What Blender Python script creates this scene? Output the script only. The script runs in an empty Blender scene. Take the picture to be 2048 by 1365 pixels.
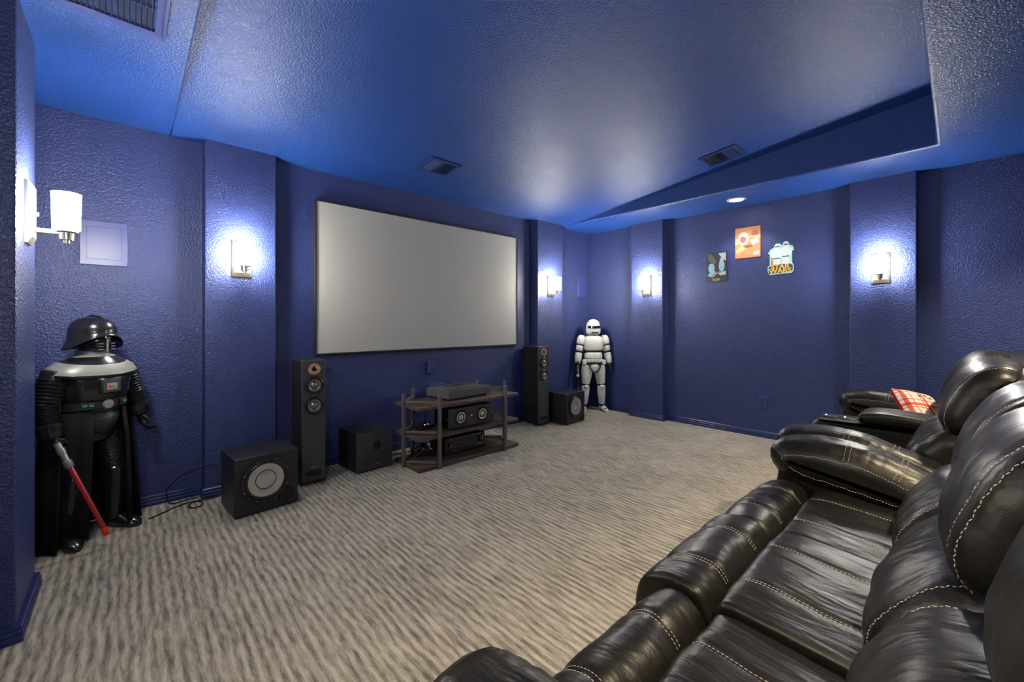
import bpy, bmesh, math, random
from mathutils import Vector, Matrix, noise
random.seed(7)
C = bpy.context.scene.collection
PI = math.pi
V = Vector

# ------------------------------------------------------------------ materials
def mat(name, col=(.5, .5, .5), rough=.5, metal=0, spec=.5, emit=None, estr=0, coat=0, trans=0):
    m = bpy.data.materials.new(name); m.use_nodes = True
    b = m.node_tree.nodes['Principled BSDF']
    b.inputs['Base Color'].default_value = (*col, 1)
    b.inputs['Roughness'].default_value = rough
    b.inputs['Metallic'].default_value = metal
    b.inputs['Specular IOR Level'].default_value = spec
    b.inputs['Coat Weight'].default_value = coat
    b.inputs['Transmission Weight'].default_value = trans
    if emit:
        b.inputs['Emission Color'].default_value = (*emit, 1)
        b.inputs['Emission Strength'].default_value = estr
    return m

def nodes(m):
    nt = m.node_tree
    def N(t, **kw):
        n = nt.nodes.new(t)
        for k, v in kw.items():
            if k in n.inputs: n.inputs[k].default_value = v
            else: setattr(n, k, v)
        return n
    return nt, N, nt.nodes['Principled BSDF'], nt.links.new

def bump_noise(m, scale, dist, strength=1, detail=3, stretch=(1, 1, 1), rough_var=0):
    nt, N, b, L = nodes(m)
    tc = N('ShaderNodeTexCoord'); mp = N('ShaderNodeMapping'); mp.inputs['Scale'].default_value = stretch
    L(tc.outputs['Object'], mp.inputs['Vector'])
    n = N('ShaderNodeTexNoise', Scale=scale, Detail=detail); L(mp.outputs[0], n.inputs['Vector'])
    bp = N('ShaderNodeBump', Strength=strength, Distance=dist)
    L(n.outputs['Fac'], bp.inputs['Height']); L(bp.outputs[0], b.inputs['Normal'])
    return m

def paint(name, col, rough, dist, scale):
    m = mat(name, col, rough, spec=.5)
    nt, N, b, L = nodes(m)
    tc = N('ShaderNodeTexCoord')
    n = N('ShaderNodeTexNoise', Scale=scale, Detail=2.5, Roughness=.5); L(tc.outputs['Object'], n.inputs['Vector'])
    n2 = N('ShaderNodeTexNoise', Scale=3.2, Detail=3); L(tc.outputs['Object'], n2.inputs['Vector'])
    r = N('ShaderNodeValToRGB'); r.color_ramp.elements[0].position = .36; r.color_ramp.elements[1].position = .68
    L(n.outputs['Fac'], r.inputs['Fac'])
    bp = N('ShaderNodeBump', Strength=1, Distance=dist); L(r.outputs['Color'], bp.inputs['Height'])
    L(bp.outputs[0], b.inputs['Normal'])
    mr = N('ShaderNodeMapRange'); mr.inputs['To Min'].default_value = rough - .05; mr.inputs['To Max'].default_value = rough + .06
    L(n2.outputs['Fac'], mr.inputs['Value']); L(mr.outputs[0], b.inputs['Roughness'])
    return m

M = {}
M['wall'] = paint('wall_paint', (.023, .036, .132), .42, .0020, 92)
M['ceil'] = paint('ceiling_paint', (.010, .050, .235), .40, .0015, 115)
M['trim'] = mat('trim_paint', (.016, .026, .11), .3)
M['plate'] = mat('painted_cover', (.032, .045, .18), .38)
M['vent'] = mat('vent_paint', (.008, .03, .14), .35)
M['plate_slot'] = mat('cover_slot', (.004, .006, .02), .6)
def carpet():
    m = mat('carpet', (.3, .27, .22), .95, spec=.1)
    nt, N, b, L = nodes(m)
    tc = N('ShaderNodeTexCoord')
    def field(sx, sy, det):
        mp = N('ShaderNodeMapping'); mp.inputs['Scale'].default_value = (sx, sy, 1)
        L(tc.outputs['Object'], mp.inputs['Vector'])
        n = N('ShaderNodeTexNoise', Scale=1, Detail=det, Roughness=.55); L(mp.outputs[0], n.inputs['Vector'])
        return n.outputs['Fac']
    def mth(op, *q):
        k = N('ShaderNodeMath', operation=op)
        for i, v in enumerate(q):
            if isinstance(v, (int, float)): k.inputs[i].default_value = v
            else: L(v, k.inputs[i])
        return k.outputs[0]
    sp = N('ShaderNodeSeparateXYZ'); L(tc.outputs['Object'], sp.inputs[0])
    wob = mth('MULTIPLY_ADD', field(6, 4, 2), 8.0, mth('MULTIPLY', sp.outputs[0], 2 * PI / .035))
    band = mth('MULTIPLY_ADD', mth('SINE', wob), .5, .5)
    brk = field(46, 6, 2); fine = field(110, 16, 2); pile = field(330, 300, 2); blot = field(2.5, 2, 2)
    v = mth('MULTIPLY', band, .21)
    for q, k in ((brk, .60), (fine, .52), (pile, .75), (blot, .22)): v = mth('MULTIPLY_ADD', q, k, v)
    r = N('ShaderNodeValToRGB'); e = r.color_ramp.elements
    e[0].position = .90 / 1.6; e[0].color = (.095, .083, .066, 1)
    e[1].position = 1.37 / 1.6; e[1].color = (.53, .46, .345, 1)
    k = e.new(1.14 / 1.6); k.color = (.325, .282, .212, 1)
    s = mth('DIVIDE', v, 1.6)
    L(s, r.inputs['Fac']); L(r.outputs['Color'], b.inputs['Base Color'])
    bp = N('ShaderNodeBump', Strength=.9, Distance=.006); L(s, bp.inputs['Height']); L(bp.outputs[0], b.inputs['Normal'])
    b.inputs['Sheen Weight'].default_value = .15
    return m
M['carpet'] = carpet()
def leather():
    m = mat('leather', (.0060, .0054, .0042), .36, spec=.38, coat=.04)
    nt, N, b, L = nodes(m)
    b.inputs['Coat Roughness'].default_value = .28; b.inputs['Specular Tint'].default_value = (1, .93, .76, 1)
    tc = N('ShaderNodeTexCoord')
    def nz(scale, st, det):
        mp = N('ShaderNodeMapping'); mp.inputs['Scale'].default_value = st; L(tc.outputs['Object'], mp.inputs['Vector'])
        n = N('ShaderNodeTexNoise', Scale=scale, Detail=det, Distortion=.6); L(mp.outputs[0], n.inputs['Vector']); return n
    w1 = nz(5.5, (2.4, .75, .9), 3); w2 = nz(19, (2.6, .6, .8), 3); g = N('ShaderNodeTexVoronoi', Scale=420); L(tc.outputs['Object'], g.inputs['Vector'])
    b1 = N('ShaderNodeBump', Strength=.8, Distance=.014); L(w1.outputs['Fac'], b1.inputs['Height'])
    b2 = N('ShaderNodeBump', Strength=.6, Distance=.0017); L(w2.outputs['Fac'], b2.inputs['Height']); L(b1.outputs[0], b2.inputs['Normal'])
    b3 = N('ShaderNodeBump', Strength=.16, Distance=.001); L(g.outputs['Distance'], b3.inputs['Height']); L(b2.outputs[0], b3.inputs['Normal'])
    L(b3.outputs[0], b.inputs['Normal'])
    mr = N('ShaderNodeMapRange'); mr.inputs['To Min'].default_value = .30; mr.inputs['To Max'].default_value = .43
    L(w2.outputs['Fac'], mr.inputs['Value']); L(mr.outputs[0], b.inputs['Roughness'])
    return m
M['leather'] = leather()
M['thread'] = mat('thread', (.45, .385, .29), .7)
M['dark'] = mat('dark_frame', (.008, .008, .008), .6)
M['black'] = bump_noise(mat('black_vinyl_wood', (.014, .014, .015), .42), 60, .0006, stretch=(1, 1, .15))
M['baffle'] = mat('dark_baffle', (.036, .036, .036), .55)
M['rubber'] = mat('rubber', (.010, .010, .011), .38)
M['gloss'] = mat('gloss_black', (.008, .008, .009), .14, coat=.4)
M['silver'] = mat('silver_cone', (.60, .59, .55), .33, metal=.8)
M['greycone'] = mat('grey_cone', (.20, .20, .20), .33, metal=.7)
M['chrome'] = mat('chrome', (.75, .75, .75), .12, metal=1)
M['void'] = mat('port_dark', (.002, .002, .002), .7)
M['grey'] = mat('projector_grey', (.090, .087, .078), .5)
M['greyd'] = mat('projector_vent', (.03, .03, .028), .6)
M['metal'] = mat('gunmetal', (.150, .140, .125), .42, metal=.4)
def wood(name, c0, c1):
    m = mat(name, c0, .5)
    nt, N, b, L = nodes(m)
    tc = N('ShaderNodeTexCoord'); mp = N('ShaderNodeMapping'); mp.inputs['Scale'].default_value = (1.5, 22, 22); L(tc.outputs['Object'], mp.inputs['Vector'])
    n = N('ShaderNodeTexNoise', Scale=2.4, Detail=5, Distortion=.8); L(mp.outputs[0], n.inputs['Vector'])
    r = N('ShaderNodeValToRGB'); e = r.color_ramp.elements
    e[0].position = .35; e[0].color = (*c0, 1); e[1].position = .68; e[1].color = (*c1, 1)
    L(n.outputs['Fac'], r.inputs['Fac']); L(r.outputs['Color'], b.inputs['Base Color'])
    return m
M['wood'] = wood('dark_rustic_wood', (.040, .025, .018), (.125, .082, .058))
M['ringwood'] = wood('pale_wood_veneer', (.30, .15, .085), (.50, .28, .17))
M['screen'] = mat('screen_fabric', (.40, .395, .355), .7, spec=.15)
M['nickel'] = mat('brushed_nickel', (.52, .47, .36), .32, metal=.9)
M['shade'] = mat('lit_frosted_glass', (.9, .9, .88), .4, emit=(1, .965, .90), estr=62)
M['lamp'] = mat('downlight_lens', (.9, .9, .88), .4, emit=(1, .95, .86), estr=7)
M['whitep'] = mat('white_plastic', (.62, .61, .55), .33)
M['whitet'] = mat('white_trim_ring', (.35, .40, .62), .4)
M['suit'] = mat('black_undersuit', (.010, .010, .011), .5)
M['armor'] = mat('black_armour', (.010, .010, .010), .22, coat=.3)
M['quilt'] = bump_noise(mat('black_quilted_sleeve', (.012, .012, .011), .24), 30, .008, stretch=(1, 1, 2.4))
M['cloth'] = bump_noise(mat('black_cloth', (.007, .007, .008), .85, spec=.2), 200, .001)
M['pewter'] = mat('pewter_grey', (.27, .27, .24), .38, metal=.15)
M['belt'] = mat('belt_black', (.012, .012, .012), .4)
M['red'] = mat('red_plastic', (.75, .03, .02), .3)
M['redtube'] = mat('translucent_red_tube', (.42, .03, .03), .2, trans=.25)
M['green'] = mat('green_button', (.03, .35, .08), .35)
M['ledr'] = mat('red_led', (.5, .02, .01), .4, emit=(1, .06, .03), estr=6)
M['steel'] = mat('steel_grey', (.30, .30, .30), .35, metal=.6)
M['cable'] = mat('black_cable', (.008, .008, .008), .45)

# ------------------------------------------------------------------ mesh builder
class MB:
    def __init__(s): s.v = []; s.f = []; s.mi = []; s.cur = 0
    def add(s, vs, fs):
        o = len(s.v); s.v += [V(p) for p in vs]; s.f += [[o + i for i in f] for f in fs]; s.mi += [s.cur] * len(fs); return s
    def box(s, c, d, rot=None):
        x, y, z = d[0] / 2, d[1] / 2, d[2] / 2; c = V(c)
        vs = [V((i * x, j * y, k * z)) for k in (-1, 1) for j in (-1, 1) for i in (-1, 1)]
        if rot: vs = [rot @ p for p in vs]
        return s.add([c + p for p in vs], [(0, 2, 3, 1), (4, 5, 7, 6), (0, 1, 5, 4), (2, 6, 7, 3), (0, 4, 6, 2), (1, 3, 7, 5)])
    def bar(s, a, b, w, d):
        a, b = V(a), V(b); t = (b - a); q = t.to_track_quat('Z', 'Y').to_matrix()
        return s.box((a + b) / 2, (w, d, t.length), q)
    def loft(s, rings, cap=True, closed=True):
        n = len(rings[0]); vs = [p for r in rings for p in r]; fs = []
        for i in range(len(rings) - 1):
            for j in range(n if closed else n - 1):
                k = (j + 1) % n
                fs.append((i * n + j, i * n + k, (i + 1) * n + k, (i + 1) * n + j))
        if cap:
            fs.append(tuple(range(n))[::-1]); fs.append(tuple((len(rings) - 1) * n + j for j in range(n)))
        return s.add(vs, fs)
    def ell(s, rings, n=20, p=2, cap=True):      # horizontal super-ellipse rings (cx, cy, z, rx, ry)
        R = []
        for (cx, cy, z, rx, ry) in rings:
            r = []
            for j in range(n):
                a = 2 * PI * j / n; c, q = math.cos(a), math.sin(a)
                r.append(V((cx + rx * math.copysign(abs(c) ** (2 / p), c), cy + ry * math.copysign(abs(q) ** (2 / p), q), z)))
            R.append(r)
        return s.loft(R, cap)
    def tube(s, pts, rad, n=8, cap=True, flat=1):
        pts = [V(p) for p in pts]; rad = rad if isinstance(rad, (list, tuple)) else [rad] * len(pts)
        R = []; up = None
        for i, p in enumerate(pts):
            t = (pts[min(i + 1, len(pts) - 1)] - pts[max(i - 1, 0)]).normalized()
            if up is None: up = V((0, 1, 0)) if abs(t.y) < .9 else V((1, 0, 0))
            x = up.cross(t).normalized(); y = t.cross(x).normalized(); up = y
            R.append([p + x * (rad[i] * math.cos(2 * PI * j / n)) + y * (rad[i] * flat * math.sin(2 * PI * j / n)) for j in range(n)])
        return s.loft(R, cap)
    def lathe(s, prof, c=(0, 0, 0), axis='Z', n=32, cap=False):   # prof: (radius, height)
        c = V(c); R = []
        for r, h in prof:
            ring = []
            for j in range(n):
                a = 2 * PI * j / n; x, y = r * math.cos(a), r * math.sin(a)
                ring.append(c + (V((x, y, h)) if axis == 'Z' else V((x, -h, y)) if axis == '-Y' else V((h, x, y))))
            R.append(ring)
        return s.loft(R, cap)
    def prism(s, poly, z0, z1):
        n = len(poly)
        return s.add([(x, y, z0) for x, y in poly] + [(x, y, z1) for x, y in poly],
                     [tuple(range(n))[::-1], tuple(range(n, 2 * n))] + [(i, (i + 1) % n, n + (i + 1) % n, n + i) for i in range(n)])
    def build(s, name, m, parent=None, bevel=0, smooth=True, sub=0, off=None, seg=2, normals=True, angle=40):
        me = bpy.data.meshes.new(name)
        vs = [p - off for p in s.v] if off is not None else s.v
        me.from_pydata([tuple(p) for p in vs], [], s.f)
        ms = m if isinstance(m, (list, tuple)) else [m]
        for k in ms: me.materials.append(k)
        for i, p in enumerate(me.polygons): p.material_index = s.mi[i]
        if normals:
            b = bmesh.new(); b.from_mesh(me); bmesh.ops.recalc_face_normals(b, faces=b.faces); b.to_mesh(me); b.free()
        me.update()
        if smooth:
            me.shade_smooth()
            try: me.set_sharp_from_angle(angle=math.radians(angle))
            except Exception: pass
        o = bpy.data.objects.new(name, me); C.objects.link(o)
        if parent: o.parent = parent
        if bevel:
            d = o.modifiers.new('bevel', 'BEVEL'); d.width = bevel; d.segments = seg; d.limit_method = 'ANGLE'; d.angle_limit = math.radians(35)
        if sub:
            d = o.modifiers.new('sub', 'SUBSURF'); d.levels = sub; d.render_levels = sub
        return o

def thing(name, label, cat, loc=(0, 0, 0), rz=0, group=None):
    o = bpy.data.objects.new(name, None); C.objects.link(o); o.empty_display_size = .1
    o.location = loc; o.rotation_euler = (0, 0, rz)
    return tag(o, label, cat, group)
def tag(o, label, cat, group=None):
    o['label'] = label; o['category'] = cat
    if group: o['group'] = group
    return o
def copy_tree(o, loc, rz, label, group=None):
    def rec(a, par):
        c = a.copy(); C.objects.link(c)
        if par: c.parent = par
        for k in list(a.children): rec(k, c)
        return c
    r = rec(o, None); r.location = loc; r.rotation_euler = (0, 0, rz); r['label'] = label
    if group: r['group'] = group
    return r
def struct(o): o['kind'] = 'structure'; return o
def text_mb(s, size, m, place, parent, name, depth=.001, bold=0, sx=1):
    cu = bpy.data.curves.new('lettering', 'FONT'); cu.body = s; cu.size = size; cu.extrude = depth; cu.offset = bold
    cu.align_x = 'CENTER'; cu.align_y = 'CENTER'
    t = bpy.data.objects.new('lettering_source', cu); C.objects.link(t)
    bpy.context.view_layer.update()
    me = bpy.data.meshes.new_from_object(t.evaluated_get(bpy.context.evaluated_depsgraph_get()))
    bpy.data.objects.remove(t); bpy.data.curves.remove(cu)
    for v in me.vertices: v.co = place @ V((v.co.x * sx, v.co.y, v.co.z))
    me.materials.clear(); me.materials.append(m); me.name = name
    o = bpy.data.objects.new(name, me); C.objects.link(o); o.parent = parent
    return o

# ------------------------------------------------------------------ room shell
H = 2.45; XL, XR, YB, YF = -.41, 4.86, 3.60, -1.25
PX, PY, PL = 4.755, 3.49, -.31           # pilaster faces on the right, back and left walls
def arc(pts, r=.012, n=4):              # round the convex corners of an open polyline (bullnose)
    out = [V(pts[0])]
    for i in range(1, len(pts) - 1):
        a, b, c = V(pts[i - 1]), V(pts[i]), V(pts[i + 1]); d0 = (a - b).normalized(); d1 = (c - b).normalized()
        p0, p1 = b + d0 * r, b + d1 * r
        for k in range(n + 1):
            t = k / n; out.append((1 - t) ** 2 * p0 + 2 * t * (1 - t) * b + t * t * p1)
    out.append(V(pts[-1])); return out
back_line = [(XL, YB), (.380, YB), (.380, PY), (.815, PY), (.815, YB), (3.655, YB), (3.655, PY), (4.128, PY), (4.128, YB), (XR, YB)]
right_line = [(XR, YB), (XR, 2.878), (PX, 2.878), (PX, 2.447), (XR, 2.447), (XR, .670), (PX, .670), (PX, .238), (XR, .238), (XR, YF)]
left_line = [(XL, YF), (XL, .24), (PL, .24), (PL, .67), (XL, .67), (XL, 2.41), (PL, 2.41), (PL, 2.84), (XL, 2.84), (XL, YB)]
def wall(name, line, outer):
    inner = arc(line); mb = MB(); mb.prism([(p.x, p.y) for p in inner] + outer, -.02, 3.0)
    return struct(mb.build(name, M['wall'], angle=25))
wall('wall_back', back_line, [(XR, YB + .12), (XL, YB + .12)])
wall('wall_right', right_line, [(XR + .12, YF), (XR + .12, YB)])
wall('wall_left', left_line, [(XL - .12, YB), (XL - .12, YF)])
struct(MB().box(((XL + XR) / 2, YF - .06, 1.5), (XR - XL, .12, 3.04)).build('wall_rear', M['wall'], smooth=False))
struct(MB().box(((XL + XR) / 2, (YB + YF) / 2, -.03), (XR - XL, YB - YF, .06)).build('floor', M['carpet'], smooth=False))
# ceiling: flat soffit on three sides, middle panel rising to the rear
TX0, TX1, TY0 = .21, 4.195, .105; SL = .111; YS = 3.50
def czs(y): return H + SL * max(0, YS - y)
mb = MB()
U = [(XL, YB), (XL, YF), (XR, YF), (XR, YB), (TX1, YB), (TX1, TY0), (TX0, TY0), (TX0, YB)]
mb.prism(U, H, 3.0)
ce = struct(mb.build('ceiling', M['ceil'], bevel=.014, seg=3, angle=30))
mb = MB(); zt = czs(TY0)
mb.add([(TX0, YB, H), (TX1, YB, H), (TX1, YS, H), (TX0, YS, H), (TX0, TY0, zt), (TX1, TY0, zt)] + [(TX0, YB, 3), (TX1, YB, 3), (TX0, TY0, 3), (TX1, TY0, 3)],
       [(0, 1, 2, 3), (3, 2, 5, 4), (6, 8, 9, 7), (0, 6, 7, 1), (4, 5, 9, 8), (0, 3, 4, 8, 6), (1, 7, 9, 5, 2)])
struct(mb.build('ceiling', M['ceil'], smooth=False))
# baseboards: three-ridge moulding swept along the wall lines
def baseboard(name, line):
    pts = [V(p).to_3d() for p in line]; n = len(pts); prof = [(0, 0), (.020, 0), (.020, .020), (.015, .025), (.018, .030), (.018, .040), (.013, .045), (.015, .050), (.013, .060), (.006, .066), (0, .066)]
    offs = []
    for i in range(n):
        def nrm(a, b):
            t = (b - a).normalized(); return V((t.y, -t.x, 0))
        if i == 0: d = nrm(pts[0], pts[1])
        elif i == n - 1: d = nrm(pts[-2], pts[-1])
        else:
            a, b = nrm(pts[i - 1], pts[i]), nrm(pts[i], pts[i + 1]); d = (a + b) / (1 + a.dot(b))
        offs.append(d)
    R = [[pts[i] + offs[i] * u + V((0, 0, w)) for u, w in prof] for i in range(n)]
    return struct(MB().loft(R).build(name, M['trim'], angle=20))
baseboard('baseboard_back', back_line); baseboard('baseboard_right', right_line); baseboard('baseboard_left', left_line)

# ------------------------------------------------------------------ wall sconces
def sconce(label, loc, rz):
    t = thing('wall_sconce', label, 'wall light', loc, rz, 'wall sconces on the pilasters')
    mb = MB(); w, h = .060, .128
    R = [[(-w, 0, -h), (w, 0, -h), (w, 0, h), (-w, 0, h)], [(-w, -.010, -h), (w, -.010, -h), (w, -.010, h), (-w, -.010, h)],
         [(-w + .012, -.022, -h + .03), (w - .012, -.022, -h + .03), (w - .012, -.022, h - .015), (-w + .012, -.022, h - .015)]]
    mb.loft([[V(p) for p in r] for r in R]).build('backplate', M['nickel'], t, smooth=False)
    MB().box((0, -.066, -.066), (.018, .09, .020)).build('arm', M['nickel'], t, bevel=.002)
    MB().box((0, -.026, 0), (.012, .016, .016)).build('plate_knob', M['nickel'], t, bevel=.002)
    s = MB().lathe([(.0, -.110), (.010, -.110), (.010, -.098), (.022, -.096), (.024, -.066), (.036, -.062), (.036, -.056), (0, -.056)], (0, -.113, 0), n=24).build('socket_cup', M['nickel'], t)
    MB().lathe([(.037, -.055), (.043, -.050), (.046, .105), (.0435, .105), (.041, -.048), (.036, -.052)], (0, -.113, 0), n=28).build('shade', M['shade'], t)
    return t
s0 = sconce('lit wall sconce on the left pilaster beside the black statue, seen from its side', (PL, 2.625, 1.652), PI / 2)
copy_tree(s0, (.594, PY, 1.652), 0, 'lit wall sconce on the back wall pilaster left of the projection screen')
copy_tree(s0, (3.893, PY, 1.652), 0, 'lit wall sconce on the back wall pilaster right of the projection screen')
copy_tree(s0, (PX, 2.655, 1.655), -PI / 2, 'lit wall sconce on the right wall pilaster beside the white statue corner')
copy_tree(s0, (PX, .460, 1.665), -PI / 2, 'lit wall sconce on the right wall pilaster above the leather loveseat')
copy_tree(s0, (PL, .455, 1.655), PI / 2, 'lit wall sconce on the left wall pilaster behind the viewer')

# ------------------------------------------------------------------ recessed downlights
def downlight(label, loc):
    t = thing('recessed_downlight', label, 'ceiling light', loc, 0, 'recessed lights in the soffit')
    MB().lathe([(.062, -.003), (.066, -.007), (.088, -.004), (.090, 0), (.062, 0)], n=36).build('trim_ring', M['whitet'], t)
    MB().lathe([(0, -.006), (.045, -.0055), (.063, -.003)], n=36).build('lens', M['lamp'], t)
    return t
d0 = downlight('round lit recessed light in the right soffit above the posters', (4.545, 1.545, H))
DL = [(3.85, -.55), (1.95, -.55), (.45, -.55)]
for (x, y), w in zip(DL, ('above the far leather loveseat', 'above the near leather sofa', 'above the near sofa arm')):
    copy_tree(d0, (x, y, H), 0, 'round lit recessed light in the rear soffit ' + w)
def spot(loc, e, size=150, blend=.6, col=(1, .93, .80)):
    l = bpy.data.lights.new('downlight_beam', 'SPOT'); l.energy = e; l.spot_size = math.radians(size); l.spot_blend = blend; l.shadow_soft_size = .055; l.color = col
    o = bpy.data.objects.new('downlight_beam', l); C.objects.link(o); o.location = loc
    return o
spot((4.545, 1.545, H - .015), 10, 110, .5, (.93, .95, 1))
for x, y in DL: spot((x, y, H - .015), 78, 112, .8, (1, .86, .66))

# ------------------------------------------------------------------ ceiling grille and vents
t = thing('return_air_grille', 'large blue slatted return air grille in the left soffit', 'air grille', (-.10, 2.07, H))
w, l = .436, .60
mb = MB()
for sx in (-1, 1): mb.box((sx * (w / 2 - .018), 0, -.006), (.036, l, .012))
for sy in (-1, 1): mb.box((0, sy * (l / 2 - .018), -.006), (w - .072, .036, .012))
mb.box((w / 2 - .006, 0, -.010), (.012, l, .02))
mb.build('frame', M['plate'], t, bevel=.002)
mb = MB()
for k in range(21):
    mb.box((-w / 2 + .045 + k * .0173, 0, -.004), (.0025, l - .08, .014), Matrix.Rotation(.5, 3, 'Y'))
for y in (-.10, .10): mb.box((0, y, -.008), (w - .072, .006, .004))
mb.build('louvers', M['vent'], t, smooth=False)
MB().box((0, 0, -.0005), (w - .08, l - .08, .001)).build('filter', mat('filter_dark', (.01, .013, .03), .9), t, smooth=False)
def vent(label, x, y, sx, sy, rz):
    t = thing('ceiling_vent', label, 'air vent', (x, y, czs(y)), 0, 'vents in the sloped ceiling')
    t.rotation_euler = (-math.atan(SL), 0, 0)
    mb = MB()
    f = .03
    for s in (-1, 1):
        mb.box((s * (sx / 2 - f / 2), 0, -.005), (f, sy, .010)); mb.box((0, s * (sy / 2 - f / 2), -.005), (sx - 2 * f, f, .010))
    mb.build('frame', M['vent'], t, bevel=.003)
    MB().box((0, 0, -.0006), (sx - .05, sy - .05, .001)).build('duct', M['void'], t, smooth=False)
    mb = MB(); n = 6
    for s in (-1, 1):
        for k in range(n):
            q = s * (.035 + k * .0135)
            if rz == 0: mb.box((q, 0, -.006), (.002, sy - .06, .012), Matrix.Rotation(s * .7, 3, 'Y'))
            else: mb.box((0, q, -.006), (sx - .06, .002, .012), Matrix.Rotation(-s * .7, 3, 'X'))
    for k in range(5):
        q = (k - 2) * .035
        if rz == 0: mb.box((0, q, -.006), (.05, .002, .01), Matrix.Rotation(.5, 3, 'X'))
        else: mb.box((q, 0, -.006), (.002, .05, .01), Matrix.Rotation(.5, 3, 'Y'))
    mb.build('louvers', M['vent'], t, smooth=False)
    return t
M['vent'] = mat('vent_paint', (.008, .03, .14), .35)
vent('blue ceiling vent above the projection screen', 1.92, 2.97, .29, .245, 0)
vent('blue ceiling vent near the right soffit edge', 3.87, 1.435, .28, .31, 1)

# ------------------------------------------------------------------ things on the back wall
t = thing('access_panel', 'large square painted access panel beside the near sconce', 'wall panel', (-.11, YB, 1.688))
MB().box((0, -.004, 0), (.212, .008, .272)).build('frame', M['plate'], t, bevel=.002)
MB().box((0, -.009, 0), (.155, .003, .200)).build('door', M['plate'], t, bevel=.0015)
t = thing('access_panel', 'small narrow painted access panel above the white statue in the far corner', 'wall panel', (4.667, YB, 1.687))
MB().box((0, -.006, 0), (.192, .012, .275)).build('frame', M['plate'], t, bevel=.003)
MB().box((0, -.013, 0), (.15, .003, .225)).build('door', M['plate'], t, bevel=.0015)
t = thing('wall_plate', 'small blue cover box on the wall below the projection screen', 'wall plate', (2.22, YB, .752))
MB().box((0, -.018, 0), (.078, .036, .120)).build('cover', M['plate'], t, bevel=.004)
MB().box((0, -.037, -.03), (.02, .003, .012)).build('slot', M['plate_slot'], t)
t = thing('outlet_box', 'deep blue cable box on the wall behind the projector', 'wall plate', (2.275, YB, .515))
MB().box((0, -.022, 0), (.165, .044, .13)).build('cover', M['plate'], t, bevel=.004)
MB().box((0, -.045, 0), (.10, .003, .07)).build('insert', M['trim'], t, bevel=.001)
t = thing('wall_outlet', 'blue painted double power outlet on the right wall', 'power outlet', (XR, 1.395, .367), -PI / 2)
MB().box((0, -.004, 0), (.079, .008, .126)).build('cover_plate', M['plate'], t, bevel=.003)
for z in (-.028, .028):
    r = MB().box((0, -.0095, z), (.036, .004, .034)).build('receptacle', M['plate'], t, bevel=.003)
    mb = MB()
    for x in (-.008, .008): mb.box((x, -.012, z + .004), (.003, .002, .012))
    mb.box((0, -.012, z - .009), (.006, .002, .006)); mb.build('slots', M['plate_slot'], r, smooth=False)
# screen
t = thing('projection_screen', 'large grey projection screen with a thin black frame on the back wall', 'projection screen', (2.25, YB, 1.568))
sw, sh = 2.278, 1.276
mb = MB()
for s in (-1, 1):
    mb.box((s * (sw / 2 - .007), -.0225, 0), (.014, .045, sh)); mb.box((0, -.0225, s * (sh / 2 - .007)), (sw - .028, .045, .014))
mb.build('frame', M['dark'], t, bevel=.002)
MB().box((0, -.030, 0), (sw - .028, .014, sh - .028)).build('screen_surface', M['screen'], t, smooth=False)

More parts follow.
